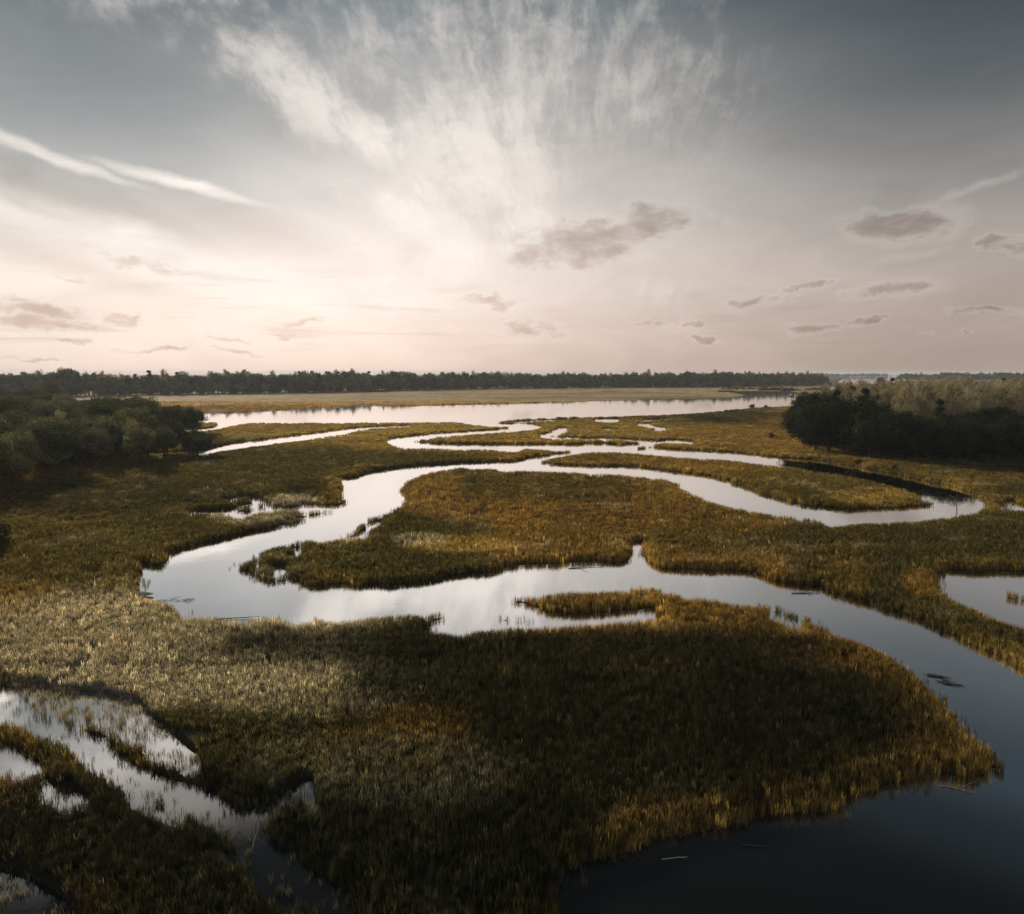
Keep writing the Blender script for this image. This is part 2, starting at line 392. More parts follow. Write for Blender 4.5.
# water: mirror calm, reflecting strongly at low angles and letting the dark bed through from above
M_water, nt, N, L = new_mat('water')
tc = N.new('ShaderNodeTexCoord')
n1 = N.new('ShaderNodeTexNoise'); n1.inputs['Scale'].default_value = .25; n1.inputs['Detail'].default_value = 3
n2 = N.new('ShaderNodeTexNoise'); n2.inputs['Scale'].default_value = 2.2; n2.inputs['Detail'].default_value = 2
for n in (n1, n2): L.new(tc.outputs['Object'], n.inputs['Vector'])
bp = N.new('ShaderNodeBump'); bp.inputs['Strength'].default_value = .25; bp.inputs['Distance'].default_value = .02
L.new(mathn(nt, 'MULTIPLY_ADD', n2.outputs['Fac'], .25, n1.outputs['Fac']), bp.inputs['Height'])
lw = N.new('ShaderNodeLayerWeight'); lw.inputs['Blend'].default_value = .5
rp = N.new('ShaderNodeValToRGB'); rp.color_ramp.interpolation = 'EASE'
E = rp.color_ramp.elements
E[0].position = .28; E[0].color = (.03, .03, .03, 1); E[1].position = .72; E[1].color = (.97, .97, .97, 1)
for p, v in ((.38, .04), (.44, .10), (.50, .36), (.56, .80)):
    e = E.new(p); e.color = (v, v, v, 1)
L.new(lw.outputs['Facing'], rp.inputs[0])
g = N.new('ShaderNodeBsdfGlossy'); L.new(mathn(nt, 'MULTIPLY_ADD', n1.outputs['Fac'], .06, .012), g.inputs['Roughness']); g.inputs['Color'].default_value = (.97, .97, .97, 1)
L.new(bp.outputs[0], g.inputs['Normal'])
dk = N.new('ShaderNodeBsdfDiffuse'); dk.inputs[0].default_value = (.008, .010, .011, 1)
mx = N.new('ShaderNodeMixShader')
L.new(rp.outputs[0], mx.inputs[0]); L.new(dk.outputs[0], mx.inputs[1]); L.new(g.outputs[0], mx.inputs[2])
out(nt, mx.outputs[0])


def plain(name, col, rough=.5):
    m, nt, N, L = new_mat(name)
    tc = N.new('ShaderNodeTexCoord'); nz = N.new('ShaderNodeTexNoise'); nz.inputs['Scale'].default_value = 4
    L.new(tc.outputs['Object'], nz.inputs['Vector'])
    pb = N.new('ShaderNodeBsdfPrincipled')
    L.new(mixc(nt, nz.outputs['Fac'], tuple(.85 * k for k in col), col), pb.inputs['Base Color'])
    pb.inputs['Roughness'].default_value = rough; out(nt, pb.outputs[0]); return m


# ------------------------------------------------------------------ mesh helpers
def mesh_np(name, verts, faces4, mat, smooth=False):
    me = bpy.data.meshes.new(name)
    v = np.asarray(verts, np.float32); f = np.asarray(faces4, np.int32)
    k = f.shape[1]
    me.vertices.add(len(v)); me.vertices.foreach_set('co', v.ravel())
    me.loops.add(f.size); me.loops.foreach_set('vertex_index', f.ravel())
    me.polygons.add(len(f)); me.polygons.foreach_set('loop_start', np.arange(0, f.size, k, dtype=np.int32))
    me.polygons.foreach_set('loop_total', np.full(len(f), k, np.int32))
    if smooth: me.polygons.foreach_set('use_smooth', np.ones(len(f), bool))
    me.update(calc_edges=True); me.validate()
    me.materials.append(mat)
    return me


def link(name, me, parent=None, loc=(0, 0, 0), rz=0.0):
    o = bpy.data.objects.new(name, me); COL.objects.link(o)
    o.location = loc; o.rotation_euler = (0, 0, rz)
    if parent: o.parent = parent
    return o


def tag(o, label=None, cat=None, group=None, kind=None):
    if label: o['label'] = label
    if cat: o['category'] = cat
    if group: o['group'] = group
    if kind: o['kind'] = kind
    return o


def tube(V, Fc, pts, rad, sides=6):
    """append a tapered tube to lists"""
    base = len(V)
    pts = [Vector(p) for p in pts]
    for i, p in enumerate(pts):
        t = (pts[min(i + 1, len(pts) - 1)] - pts[max(i - 1, 0)]).normalized()
        a = t.cross(Vector((0.31, .77, .55))).normalized(); b = t.cross(a)
        for s in range(sides):
            w = 2 * math.pi * s / sides
            V.append(p + (a * math.cos(w) + b * math.sin(w)) * rad[i])
    for i in range(len(pts) - 1):
        for s in range(sides):
            q = (s + 1) % sides
            Fc.append((base + i * sides + s, base + i * sides + q, base + (i + 1) * sides + q, base + (i + 1) * sides + s))


# ------------------------------------------------------------------ ground, water, marsh
R = 15000.0
ang = np.linspace(0, 2 * math.pi, 129)[:-1]


def disc(name, z, mat, radii):
    v = []; f = []
    for r in radii:
        v += [(r * math.cos(a), r * math.sin(a), z) for a in ang]
    n = len(ang)
    for i in range(len(radii) - 1):
        for s in range(n):
            q = (s + 1) % n
            f.append((i * n + s, i * n + q, (i + 1) * n + q, (i + 1) * n + s))
    return link(name, mesh_np(name, v, f, mat))


rad_ = [1, 30, 100, 300, 900, 2500, 6000, R]
g0 = tag(disc('ground', -1.2, M_bed, rad_), 'dark muddy bed reaching to the horizon under the water', 'ground', kind='structure')
w0 = tag(disc('water', 0.0, M_water, rad_), 'calm tidal water mirroring the pale evening sky', 'water', kind='structure')

ZZ = height(SD, FL, WX, WY)
nr, nc = ZZ.shape
V = np.stack([WX, WY, ZZ], -1).reshape(-1, 3)
ii = (np.arange(nr - 1)[:, None] * nc + np.arange(nc - 1)[None]).ravel()
FQ = np.stack([ii, ii + 1, ii + nc + 1, ii + nc], -1)[:, ::-1]
zq = np.max(ZZ.reshape(-1)[FQ], 1)
FQ = FQ[zq > -.65]                     # open water needs no bed of its own
used = np.unique(FQ); remap = np.zeros(len(V), np.int32); remap[used] = np.arange(len(used))
me = mesh_np('marsh_land', V[used], remap[FQ], M_land, True)
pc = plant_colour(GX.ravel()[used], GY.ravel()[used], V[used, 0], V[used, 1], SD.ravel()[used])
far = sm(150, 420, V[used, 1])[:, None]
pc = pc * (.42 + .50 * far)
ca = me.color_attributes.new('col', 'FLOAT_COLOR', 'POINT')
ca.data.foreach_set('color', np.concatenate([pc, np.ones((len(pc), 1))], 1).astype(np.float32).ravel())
ma = me.attributes.new('mud', 'FLOAT', 'POINT')
mudv = 1 - sm(.15, np.clip(V[used, 1] / 120, .9, 2.5), SD.ravel()[used])
mudv = np.maximum(mudv, FL.ravel()[used])
ma.data.foreach_set('value', mudv.astype(np.float32))
tag(link('terrain', me), 'flat salt marsh of olive and rusty grass cut by winding creeks', 'marsh', kind='structure')


# ------------------------------------------------------------------ marsh grass (uncountable: stuff made of instanced tufts)
def tuft(name, nb, rad, h, w, lean, seed):
    r = random.Random(seed); v = []; f = []
    for b in range(nb):
        a = r.uniform(0, 6.283); q = rad * math.sqrt(r.random())
        x, y = q * math.cos(a), q * math.sin(a)
        hh = h * r.uniform(.6, 1.15); la = r.uniform(0, 6.283); ln = lean * hh * r.uniform(.2, 1)
        dx, dy = math.cos(la) * ln, math.sin(la) * ln
        fa = r.uniform(0, 3.1416); wx, wy = math.cos(fa) * w * .5, math.sin(fa) * w * .5
        i = len(v)
        for t, ws in ((0, .8), (.45, 1), (.8, .6), (1, .08)):
            px, py, pz = x + dx * t * t, y + dy * t * t, hh * (t - .12 * lean * t * t)
            v += [(px - wx * ws, py - wy * ws, pz), (px + wx * ws, py + wy * ws, pz)]
        for k in range(3):
            f.append((i + 2 * k, i + 2 * k + 1, i + 2 * k + 3, i + 2 * k + 2))
    return bpy.data.objects.new(name, mesh_np(name, v, f, M_grass))     # never linked: only a source for the tufts


def scatter(name, pts, scl, col, sources, label, cat):
    me = bpy.data.meshes.new(name)
    n = len(pts)
    me.vertices.add(n); me.vertices.foreach_set('co', pts.astype(np.float32).ravel())
    a = me.attributes.new('scl', 'FLOAT_VECTOR', 'POINT'); a.data.foreach_set('vector', scl.astype(np.float32).ravel())
    rot = np.zeros((n, 3), np.float32); rot[:, 2] = RNG.uniform(0, 6.283, n); rot[:, 0] = RNG.normal(0, .07, n); rot[:, 1] = RNG.normal(.05, .07, n)
    a = me.attributes.new('rot', 'FLOAT_VECTOR', 'POINT'); a.data.foreach_set('vector', rot.ravel())
    a = me.attributes.new('pick', 'INT', 'POINT'); a.data.foreach_set('value', RNG.integers(0, len(sources), n).astype(np.int32))
    a = me.attributes.new('col', 'FLOAT_COLOR', 'POINT'); a.data.foreach_set('color', np.concatenate([col, np.ones((n, 1))], 1).astype(np.float32).ravel())
    o = link(name, me)
    ng = bpy.data.node_groups.new(name, 'GeometryNodeTree')
    ng.interface.new_socket('Geometry', in_out='INPUT', socket_type='NodeSocketGeometry')
    ng.interface.new_socket('Geometry', in_out='OUTPUT', socket_type='NodeSocketGeometry')
    N, L = ng.nodes, ng.links
    gi = N.new('NodeGroupInput'); go = N.new('NodeGroupOutput')
    g2i = N.new('GeometryNodeGeometryToInstance')
    for s in reversed(sources):
        oi = N.new('GeometryNodeObjectInfo'); oi.inputs['Object'].default_value = s; oi.inputs['As Instance'].default_value = True
        L.new(oi.outputs['Geometry'], g2i.inputs[0])
    ip = N.new('GeometryNodeInstanceOnPoints'); ip.inputs['Pick Instance'].default_value = True

    def na(nm, t):
        x = N.new('GeometryNodeInputNamedAttribute'); x.data_type = t; x.inputs['Name'].default_value = nm; return x.outputs[0]
    L.new(gi.outputs[0], ip.inputs['Points']); L.new(g2i.outputs[0], ip.inputs['Instance'])
    L.new(na('pick', 'INT'), ip.inputs['Instance Index']); L.new(na('scl', 'FLOAT_VECTOR'), ip.inputs['Scale'])
    e2r = N.new('FunctionNodeEulerToRotation'); L.new(na('rot', 'FLOAT_VECTOR'), e2r.inputs[0]); L.new(e2r.outputs[0], ip.inputs['Rotation'])
    L.new(ip.outputs[0], go.inputs[0])
    md_ = o.modifiers.new('tufts', 'NODES'); md_.node_group = ng
    return tag(o, label, cat, kind='stuff')


def sample(d0, d1, dens):
    """uniform random ground points between two distances, wider than the frame"""
    w0_, w1_ = d0 * .80 + 6, d1 * .80 + 6
    n = int((d1 - d0) * (w0_ + w1_) * dens)
    y = RNG.uniform(d0, d1, n * 2); x = RNG.uniform(-w1_, w1_, n * 2)
    k = np.abs(x) < y * .80 + 6
    x, y = x[k][:n], y[k][:n]
    px, py = project(x, y, 0.0)
    k = (py > 375.5) & (py < 997) & (px > XS[0]) & (px < XS[-1])
    x, y, px, py = x[k], y[k], px[k], py[k]
    sd = grid_at(SD, px, py)
    fl = look(flooded, px, py)
    return x, y, px, py, sd, fl


near_src = [tuft('tuft_fine', 9, .19, 1.0, .026, .16, k) for k in range(5)]
mid_src = [tuft('tuft_mid', 16, .60, .95, .060, .18, 20 + k) for k in range(5)]
far_src = [tuft('tuft_far', 14, 1.2, .80, .17, .25, 40 + k) for k in range(4)]
wide_src = [tuft('tuft_wide', 14, 2.6, .75, .5, .5, 60 + k) for k in range(4)]

groups = {'marsh_grass': [], 'bank_grass': [], 'flooded_reeds': []}
for (d0, d1, dens, li) in ((24, 62, 27.0, 0), (62, 112, 18.0, 0), (112, 250, 2.4, 1), (250, 430, .55, 2), (430, 600, .09, 3)):
    x, y, px, py, sd, fl = sample(d0, d1, dens)
    n3 = fbm(x / 2.2, y / 2.2, 9, 2); n4 = fbm(x / 9, y / 9, 41, 3)
    keep = (sd > -.05) & ~fl & (n3 > .16)
    keep &= ~((np.abs(fbm(x / 15, y / 22, 200, 3) - .5) < .010) & (sd > 2) & (RNG.random(len(x)) < .8))
    keep &= ~((RNG.random(len(x)) < .4) & (n4 > .66))            # thinner spots
    reeds = fl & (RNG.random(len(x)) < .24) & (n3 > .34)
    reeds |= (~fl) & (sd < 0) & (sd > -1.0) & (RNG.random(len(x)) < .05) & (y < 130)
    bank = keep & (sd < np.clip(y / 45, 1.3, 4))
    z = height(sd, fl, x, y)
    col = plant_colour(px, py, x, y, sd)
    for nm, k in (('bank_grass', bank), ('marsh_grass', keep & ~bank), ('flooded_reeds', reeds)):
        m = int(k.sum())
        if not m: continue
        hs = RNG.uniform(.74, 1.06, m) * (.55 + .5 * n4[k])
        if nm == 'bank_grass': hs *= 1.12
        hs *= np.where((py[k] > 670) & (px[k] < 330), .80, 1.0)
        ws = RNG.uniform(.8, 1.25, m)
        cc = col[k] * np.exp(RNG.normal(-.2, 1, (m, 1)) * (.64, .62, .40, .22, .2)[min(3, int(d0 > 60) + int(d0 > 110) + int(d0 > 240))])
        if nm == 'flooded_reeds': cc = (cc * .5 + STRAW[None] * .30) * np.where(fl[k], 1.0, .5)[:, None]
        groups[nm].append((np.stack([x[k], y[k], np.maximum(z[k], -.15) - .03], 1), np.stack([ws, ws, hs], 1), cc, np.full(m, li)))

SRC = near_src + mid_src + far_src + wide_src
OFF = [0, 5, 10, 14]; CNT = [5, 5, 4, 4]
LAB = {'marsh_grass': ('dense olive and rusty marsh grass covering the flats between the creeks', 'grass'),
       'bank_grass': ('taller golden grass fringing the banks of the creeks', 'grass'),
       'flooded_reeds': ('thin pale reeds standing in the shallow water at lower left', 'reeds')}
for nm, parts in groups.items():
    pts = np.concatenate([p[0] for p in parts]); sc = np.concatenate([p[1] for p in parts]); cc = np.concatenate([p[2] for p in parts]); li = np.concatenate([p[3] for p in parts])
    o = scatter(nm, pts, sc, cc, SRC, *LAB[nm])
    pk = np.array(OFF)[li] + (RNG.random(len(li)) * np.array(CNT)[li]).astype(int)
    o.data.attributes['pick'].data.foreach_set('value', pk.astype(np.int32))
    print(nm, len(pts))


# ------------------------------------------------------------------ trees
def crown_mesh(name, mat, clumps, leaf, per, seed, squash=.8, upright=False):
    """leaf-sized faces gathered in clumps; 'tone' varies from clump to clump"""
    r = np.random.default_rng(seed)
    vs = []; tones = []
    mid = np.array([0, 0, np.mean([c[2] for c in clumps]) - .25 * (max(c[2] for c in clumps) - min(c[2] for c in clumps))])
    for (cx_, cy_, cz_, cr) in clumps:
        n = int(per * (cr ** 2))
        d = r.normal(size=(n, 3)); d /= np.linalg.norm(d, axis=1)[:, None]
        q = cr * r.uniform(.25, 1.0, n) ** .55
        p = d * q[:, None]; p[:, 2] *= squash
        p += np.array([cx_, cy_, cz_])
        oc = p - mid; oc /= np.linalg.norm(oc, axis=1)[:, None]
        nn_ = d * .8 + oc * .7 + r.normal(size=(n, 3)) * .38
        a = np.cross(nn_, r.normal(size=(n, 3))); a /= np.linalg.norm(a, axis=1)[:, None]
        b = np.cross(nn_, a); b /= np.linalg.norm(b, axis=1)[:, None]
        s = leaf * r.uniform(.6, 1.3, n)[:, None]
        if upright:
            a = np.array([0, 0, 1.0]) + r.normal(size=(n, 3)) * .28 + oc * [.35, .35, 0]; a *= 1.9; b = np.cross(a, r.normal(size=(n, 3))); b /= np.linalg.norm(b, axis=1)[:, None] * 2.0
        vs.append(np.stack([p - a * s, p - b * s * .55, p + a * s, p + b * s * .55], 1))
        tones.append(np.full(n, r.uniform(.65, 1.35)) * r.uniform(.8, 1.2, n))
    v = np.concatenate(vs).reshape(-1, 3); t = np.concatenate(tones)
    me = mesh_np(name, v, np.arange(len(v)).reshape(-1, 4), mat)
    at = me.attributes.new('tone', 'FLOAT', 'FACE'); at.data.foreach_set('value', t.astype(np.float32))
    return me


def skeleton(name, mat, trunk, r0, r1, tips, seed):
    V_, F_ = [], []
    k = len(trunk)
    tube(V_, F_, trunk, [r0 + (r1 - r0) * i / (k - 1) for i in range(k)], 7)
    rr = random.Random(seed)
    for t in tips:
        t = Vector(t)
        i = min(range(1, k), key=lambda j: abs(trunk[j][2] - t.z * rr.uniform(.45, .75)))
        p = Vector(trunk[i]); m = p.lerp(t, .5) + Vector((rr.uniform(-.4, .4), rr.uniform(-.4, .4), rr.uniform(-.2, .6)))
        tube(V_, F_, [p, m, t], [r1 * .9, r1 * .55, r1 * .18], 4)
    return mesh_np(name, V_, F_, mat, True)


def make_oak(h, w, seed, mat, leaf=.30, bk=None):
    r = random.Random(seed); cl = []
    for _ in range(40):
        a = r.uniform(0, 6.283); e = r.uniform(-1.05, 1.0); q = r.uniform(.55, 1)
        cr = r.uniform(.15, .27) * w
        cl.append((math.cos(a) * w * .5 * q * math.sqrt(max(0, 1 - e * e * .8)), math.sin(a) * w * .5 * q * math.sqrt(max(0, 1 - e * e * .8)), h * .58 + e * h * .34 * q + r.uniform(-.4, .4), cr))
    tr = [(0, 0, -.3), (r.uniform(-.2, .2), r.uniform(-.2, .2), h * .2), (r.uniform(-.6, .6), r.uniform(-.6, .6), h * .42), (r.uniform(-.8, .8), r.uniform(-.8, .8), h * .62)]
    return skeleton('trunk', bk or M_bark, tr, h * .035, h * .014, [c[:3] for c in cl[::2]], seed), crown_mesh('crown', mat, cl, leaf, 34, seed)


def make_pine(h, w, seed, mat, leaf=.28):
    r = random.Random(seed); cl = []
    for k in range(30):
        t = r.uniform(.40, 1.0); ww = w * .5 * (1.12 - t) * 1.5 * r.uniform(.3, 1)
        a = r.uniform(0, 6.283)
        cl.append((math.cos(a) * ww, math.sin(a) * ww, h * t - .4, r.uniform(.65, 1.2) * w / 6))
    cl.append((0, 0, h * .97, w * .11))
    tr = [(0, 0, -.3), (.1, 0, h * .3), (r.uniform(-.3, .3), r.uniform(-.3, .3), h * .65), (r.uniform(-.4, .4), 0, h * .98)]
    return skeleton('trunk', M_bark, tr, h * .014 + .06, .05, [c[:3] for c in cl], seed), crown_mesh('crown', mat, cl, leaf, 60, seed, .75)


def make_slender(h, w, seed, mat, leaf=.26):
    r = random.Random(seed); cl = []
    for k in range(30):
        t = r.uniform(.38, 1.0); ww = w * .5 * math.sin(min(1, (1.08 - t) * 1.7) * 1.57) * r.uniform(.3, 1)
        a = r.uniform(0, 6.283)
        cl.append((math.cos(a) * ww, math.sin(a) * ww, h * t - .3, r.uniform(.10, .2) * w))
    tr = [(0, 0, -.3), (r.uniform(-.2, .2), .1, h * .3), (r.uniform(-.4, .4), r.uniform(-.3, .3), h * .6), (r.uniform(-.5, .5), 0, h * .95)]
    return skeleton('trunk', M_palebark, tr, h * .013 + .05, .05, [c[:3] for c in cl], seed), crown_mesh('crown', mat, cl, leaf, 42, seed, 1.5, True)


def make_shrub(h, w, seed, mat, leaf=.18):
    r = random.Random(seed); cl = []
    for _ in range(16):
        a = r.uniform(0, 6.283); q = r.uniform(0, 1)
        cl.append((math.cos(a) * w * .38 * q, math.sin(a) * w * .38 * q, h * r.uniform(.3, .82) * (1 - .3 * q), r.uniform(.16, .26) * w))
    tr = [(0, 0, -.2), (.05, 0, h * .3), (0, .1, h * .6)]
    return skeleton('trunk', M_bark, tr, .12, .04, [c[:3] for c in cl[::3]], seed), crown_mesh('crown', mat, cl, leaf, 90, seed)


KIND = {
    'live_oak': [make_oak(h, w, s, M_oak) for h, w, s in ((12, 11, 1), (11, 12.5, 2), (13, 10, 3), (10.5, 9.5, 4))],
    'shaded_oak': [make_oak(h, w, s, M_shadedoak) for h, w, s in ((12, 11, 51), (11.5, 9.5, 52), (13, 10, 53), (11, 12, 54))],
    'olive_tree': [make_oak(h, w, s, M_olive) for h, w, s in ((11, 8.5, 11), (12, 9, 12), (10, 8, 13))],
    'pine_tree': [make_pine(h, w, s, M_pine) for h, w, s in ((20, 7, 21), (22, 8, 22), (18, 7.5, 23))],
    'pale_tree': [make_slender(h, w, s, M_pale) for h, w, s in ((17, 8, 31), (19, 8.5, 32), (18, 7.5, 33), (16, 8.5, 34))],
    'shrub': [make_shrub(h, w, s, M_shrub) for h, w, s in ((2.6, 3.4, 41), (3.2, 3.2, 42), (2.2, 3, 43))],
}
NAMES = {'live_oak': 'broadleaf_tree', 'shaded_oak': 'broadleaf_tree', 'olive_tree': 'broadleaf_tree', 'pine_tree': 'pine_tree', 'pale_tree': 'slender_tree', 'shrub': 'shrub'}
rt = random.Random(5)


def tree(kind, x, y, hscale, label, group=None, z=.3, wscale=None, var=None):
    tr, cr = KIND[kind][rt.randrange(len(KIND[kind])) if var is None else var]
    o = link(NAMES[kind], None, None, (x, y, z), rt.uniform(0, 6.283))
    ws = wscale or hscale * rt.uniform(.9, 1.15)
    o.scale = (ws, ws, hscale)
    link('trunk', tr, o); link('crown', cr, o)
    return tag(o, label, 'shrub' if kind == 'shrub' else 'tree', group)


def inside(poly, x, y):
    c = False; n = len(poly)
    for i in range(n):
        x0, y0 = poly[i]; x1, y1 = poly[(i + 1) % n]
        if (y0 > y) != (y1 > y) and x < (x1 - x0) * (y - y0) / (y1 - y0) + x0: c = not c
    return c


def plant_wood(poly_px, spacing, chooser, seed, xmin=-150, xmax=1174):
    poly = [tuple(float(v) for v in ground(*p)) for p in poly_px]
    r = random.Random(seed)
    xs = [p[0] for p in poly]; ys = [p[1] for p in poly]
    y = min(ys); row = 0
    while y < max(ys):
        x = min(xs) + (row % 2) * spacing * .5
        while x < max(xs):
            jx, jy = x + r.uniform(-.38, .38) * spacing, y + r.uniform(-.38, .38) * spacing
            if inside(poly, jx, jy):
                px, py = (float(v) for v in project(jx, jy, 0.0))
                if xmin < px < xmax:
                    chooser(jx, jy, px, py, r)
            x += spacing
        y += spacing * .87; row += 1


# left wood, nearer tongue and the one behind it
def left_near(x, y, px, py, r):
    edge = py > 462 + max(0, (140 - px)) * .13
    hz = r.uniform(.74, 1.16) * (.85 if px > 120 else 1)
    if px > 172: hz *= .72
    if px < 165 and r.random() < .09:
        tree('pale_tree', x, y, r.uniform(.60, .78), 'pale upright tree among the round dark trees of the left wood', 'pale trees of the left wood')
    elif r.random() < (.30 if px > 140 else .62):
        tree('olive_tree', x, y, hz, 'olive green bushy tree in the nearer part of the left wood', 'olive trees of the left wood')
    elif edge:
        tree('live_oak', x, y, hz, 'dark round tree on the marsh edge of the left wood', 'edge trees of the left wood')
    else:
        tree('live_oak', x, y, hz, 'dark broad tree inside the nearer part of the left wood', 'dark trees inside the left wood')


plant_wood([(-90, 508), (0, 492), (30, 486), (60, 478.5), (100, 470), (150, 464), (186, 458), (196, 453), (180, 450), (140, 450), (60, 452), (-90, 452)], 8.2, left_near, 1, -70)


def left_back(x, y, px, py, r):
    hz = r.uniform(.85, 1.3)
    if px > 165: hz *= .85
    if r.random() < .35:
        tree('olive_tree', x, y, hz, 'olive green tree in the farther part of the left wood', 'olive trees at the back of the left wood')
    else:
        tree('live_oak', x, y, hz, 'dark broad tree in the farther part of the left wood', 'dark trees at the back of the left wood')


plant_wood([(-90, 450), (60, 447), (120, 442), (180, 437), (192, 434), (186, 429), (140, 426), (90, 421), (50, 415), (0, 410), (-90, 408)], 11.5, left_back, 2, -60)
gx, gy = (float(v) for v in ground(198, 456)); tree('live_oak', gx, gy, .58, 'small dark tree at the creek end of the left wood, its trunk against bright water', None, wscale=.72, var=1)
gx, gy = (float(v) for v in ground(193, 433)); tree('live_oak', gx, gy, .82, 'dark tree ending the farther tongue of the left wood beside the wide river', None, var=0)
gx, gy = (float(v) for v in ground(50, 405)); tree('live_oak', gx, gy, 1.45, 'tall dark tree rising above the back of the left wood', None, var=2)


# right wood: a front row with backlit shade in its colour, pale leafless trees behind, pines among them
def right_front(x, y, px, py, r):
    hz = r.uniform(.85, 1.2) * (.75 if px < 803 else 1.16 if px < 870 else .90)
    tree('shaded_oak', x, y, hz, 'dark bushy tree in the front rows of the right wood', 'dark front trees of the right wood')


plant_wood([(791, 436), (793, 446), (805, 452), (830, 457.5), (870, 460.5), (920, 462.5), (1024, 464.5), (1110, 466), (1110, 452), (1024, 450), (940, 447), (880, 443), (840, 437), (806, 430)], 8.0, right_front, 3, 700, 1090)


def right_back(x, y, px, py, r):
    q = r.random()
    if q < .05:
        tree('pine_tree', x, y, r.uniform(.78, .9), 'dark pine standing among the pale trees of the right wood', 'pines of the right wood')
    elif q < .17:
        tree('shaded_oak', x, y, r.uniform(1.2, 1.45), 'dark broad tree among the pale trees of the right wood', 'dark trees inside the right wood')
    else:
        tree('pale_tree', x, y, r.uniform(.95, 1.15), 'pale slender leafless tree behind the dark front of the right wood', 'pale slender trees of the right wood')


plant_wood([(812, 429), (842, 436), (880, 442), (940, 446), (1024, 449), (1110, 451), (1110, 412), (1024, 408), (940, 408), (885, 411), (850, 418), (820, 425)], 8.8, right_back, 4, 700, 1080)
for (px, py, s, lab) in ((812, 447, .80, 'tall dark pine at the river end of the right wood, flat crown above its neighbours'),
                         (834, 440, .84, 'dark pine standing second from the river end of the right wood'),
                         (862, 441, .88, 'big dark pine in front of the pale trees of the right wood'),
                         (937, 449, .74, 'dark pine with a ragged crown in the middle of the right wood'),
                         (878, 414, 1.0, 'first of two dark pines on the skyline of the right wood'),
                         (890, 413, 1.0, 'second of two dark pines on the skyline of the right wood'),
                         (1000, 412, 1.2, 'tall pine topping the skyline at the right end of the right wood')):
    gx, gy = (float(v) for v in ground(px, py)); tree('pine_tree', gx, gy, s, lab, None)

for (px, py, s, lab) in ((752, 410, 1.6, 'dark shrub on the grassy point beside the wide river'),
                         (766, 408.5, 1.1, 'small shrub on the river bank left of the right wood'),
                         (772, 440, 1.1, 'low shrub at the left foot of the right wood'),
                         (858, 466, .8, 'small bush on the marsh in front of the right wood beside the dark creek'),
                         (894, 472, .8, 'little bush on the far bank of the dark creek below the right wood'),
                         (2, 545, 1.5, 'dark shrub at the left edge on the shaded marsh'),
                         (-14, 556, 1.7, 'larger dark shrub cut by the left edge of the picture')):
    gx, gy = (float(v) for v in ground(px, py)); tree('shrub', gx, gy, s, lab, None, z=.2)


# far woods: read as one mass each
def far_wood(name, line, rows, step, hscale, label, seed, kinds=('pine_tree', 'live_oak', 'olive_tree', 'pale_tree'), wts=(.16, .26, .36, .22)):
    r = np.random.default_rng(seed)
    L_ = [np.array(ground(*p)) for p in line]
    pts = []
    for a, b in zip(L_[:-1], L_[1:]):
        n = max(1, int(np.linalg.norm(b - a) / step))
        t = (b - a) / np.linalg.norm(b - a); nrm = np.array([-t[1], t[0]])
        if nrm[1] < 0: nrm = -nrm
        for i in range(n):
            for k in range(rows):
                p = a + (b - a) * (i + r.uniform(0, 1)) / n + nrm * (k * step * 1.0 + r.uniform(-.4, .4) * step)
                pts.append((p[0], p[1], -.8 if k < 2 else .2, k))
    pts = np.array(pts); n = len(pts)
    srcs = []; fh = []
    for kd_ in kinds:
        for tr, cr in KIND[kd_][:3]:
            srcs.append((tr, cr)); fh.append({'pine_tree': 20, 'live_oak': 12, 'olive_tree': 11, 'pale_tree': 17}[kd_])
    # one merged source per tree variant
    so = []
    for tr, cr in srcs:
        key = 'far_' + tr.name
        nv = len(tr.vertices)
        v = np.empty(nv * 3, np.float32); tr.vertices.foreach_get('co', v)
        v2 = np.empty(len(cr.vertices) * 3, np.float32); cr.vertices.foreach_get('co', v2)
        f1 = np.array([p.vertices[:] for p in tr.polygons], np.int32); f2 = np.arange(len(v2) // 3, dtype=np.int32).reshape(-1, 4)[:: 2]
        # fewer, larger leaves for the distance
        q = v2.reshape(-1, 4, 3); c_ = q.mean(1, keepdims=True); q = (c_ + (q - c_) * 1.7)[::2]
        nq = len(q)
        me_ = mesh_np(key, np.concatenate([v.reshape(-1, 3), q.reshape(-1, 3)]), np.concatenate([f1, np.arange(nq * 4, dtype=np.int32).reshape(-1, 4) + nv]), cr.materials[0])
        at = me_.attributes.new('tone', 'FLOAT', 'FACE')
        tv = np.empty(len(cr.polygons), np.float32); cr.attributes['tone'].data.foreach_get('value', tv)
        at.data.foreach_set('value', np.concatenate([np.full(len(f1), .8, np.float32), tv[::2]]))
        so.append(bpy.data.objects.new(key, me_))
    cum = np.repeat(np.array(wts) / 3.0, 3); pick = r.choice(len(so), n, p=cum / cum.sum())
    front = pts[:, 3] == 0
    tgt = np.where(front, r.uniform(7, 15, n), np.where(pts[:, 3] == 1, r.uniform(14, 22, n), r.uniform(20, 25.5, n))) * hscale
    tgt = tgt * (.80 + .38 * fbm(pts[:, 0] / 45, pts[:, 1] / 45, 66, 3))
    pick = np.where((pts[:, 3] < 2) & (pick < 3), pick + 3, pick)
    fade = np.ones(n)
    sc = tgt / np.array(fh)[pick]
    o = scatter(name, pts[:, :3], np.stack([np.sqrt(sc) * 1.25, np.sqrt(sc) * 1.25, sc], 1), np.ones((n, 3)) * .5, so, label, 'wood')
    o.data.attributes['pick'].data.foreach_set('value', pick.astype(np.int32))
    print(name, n)
    return o


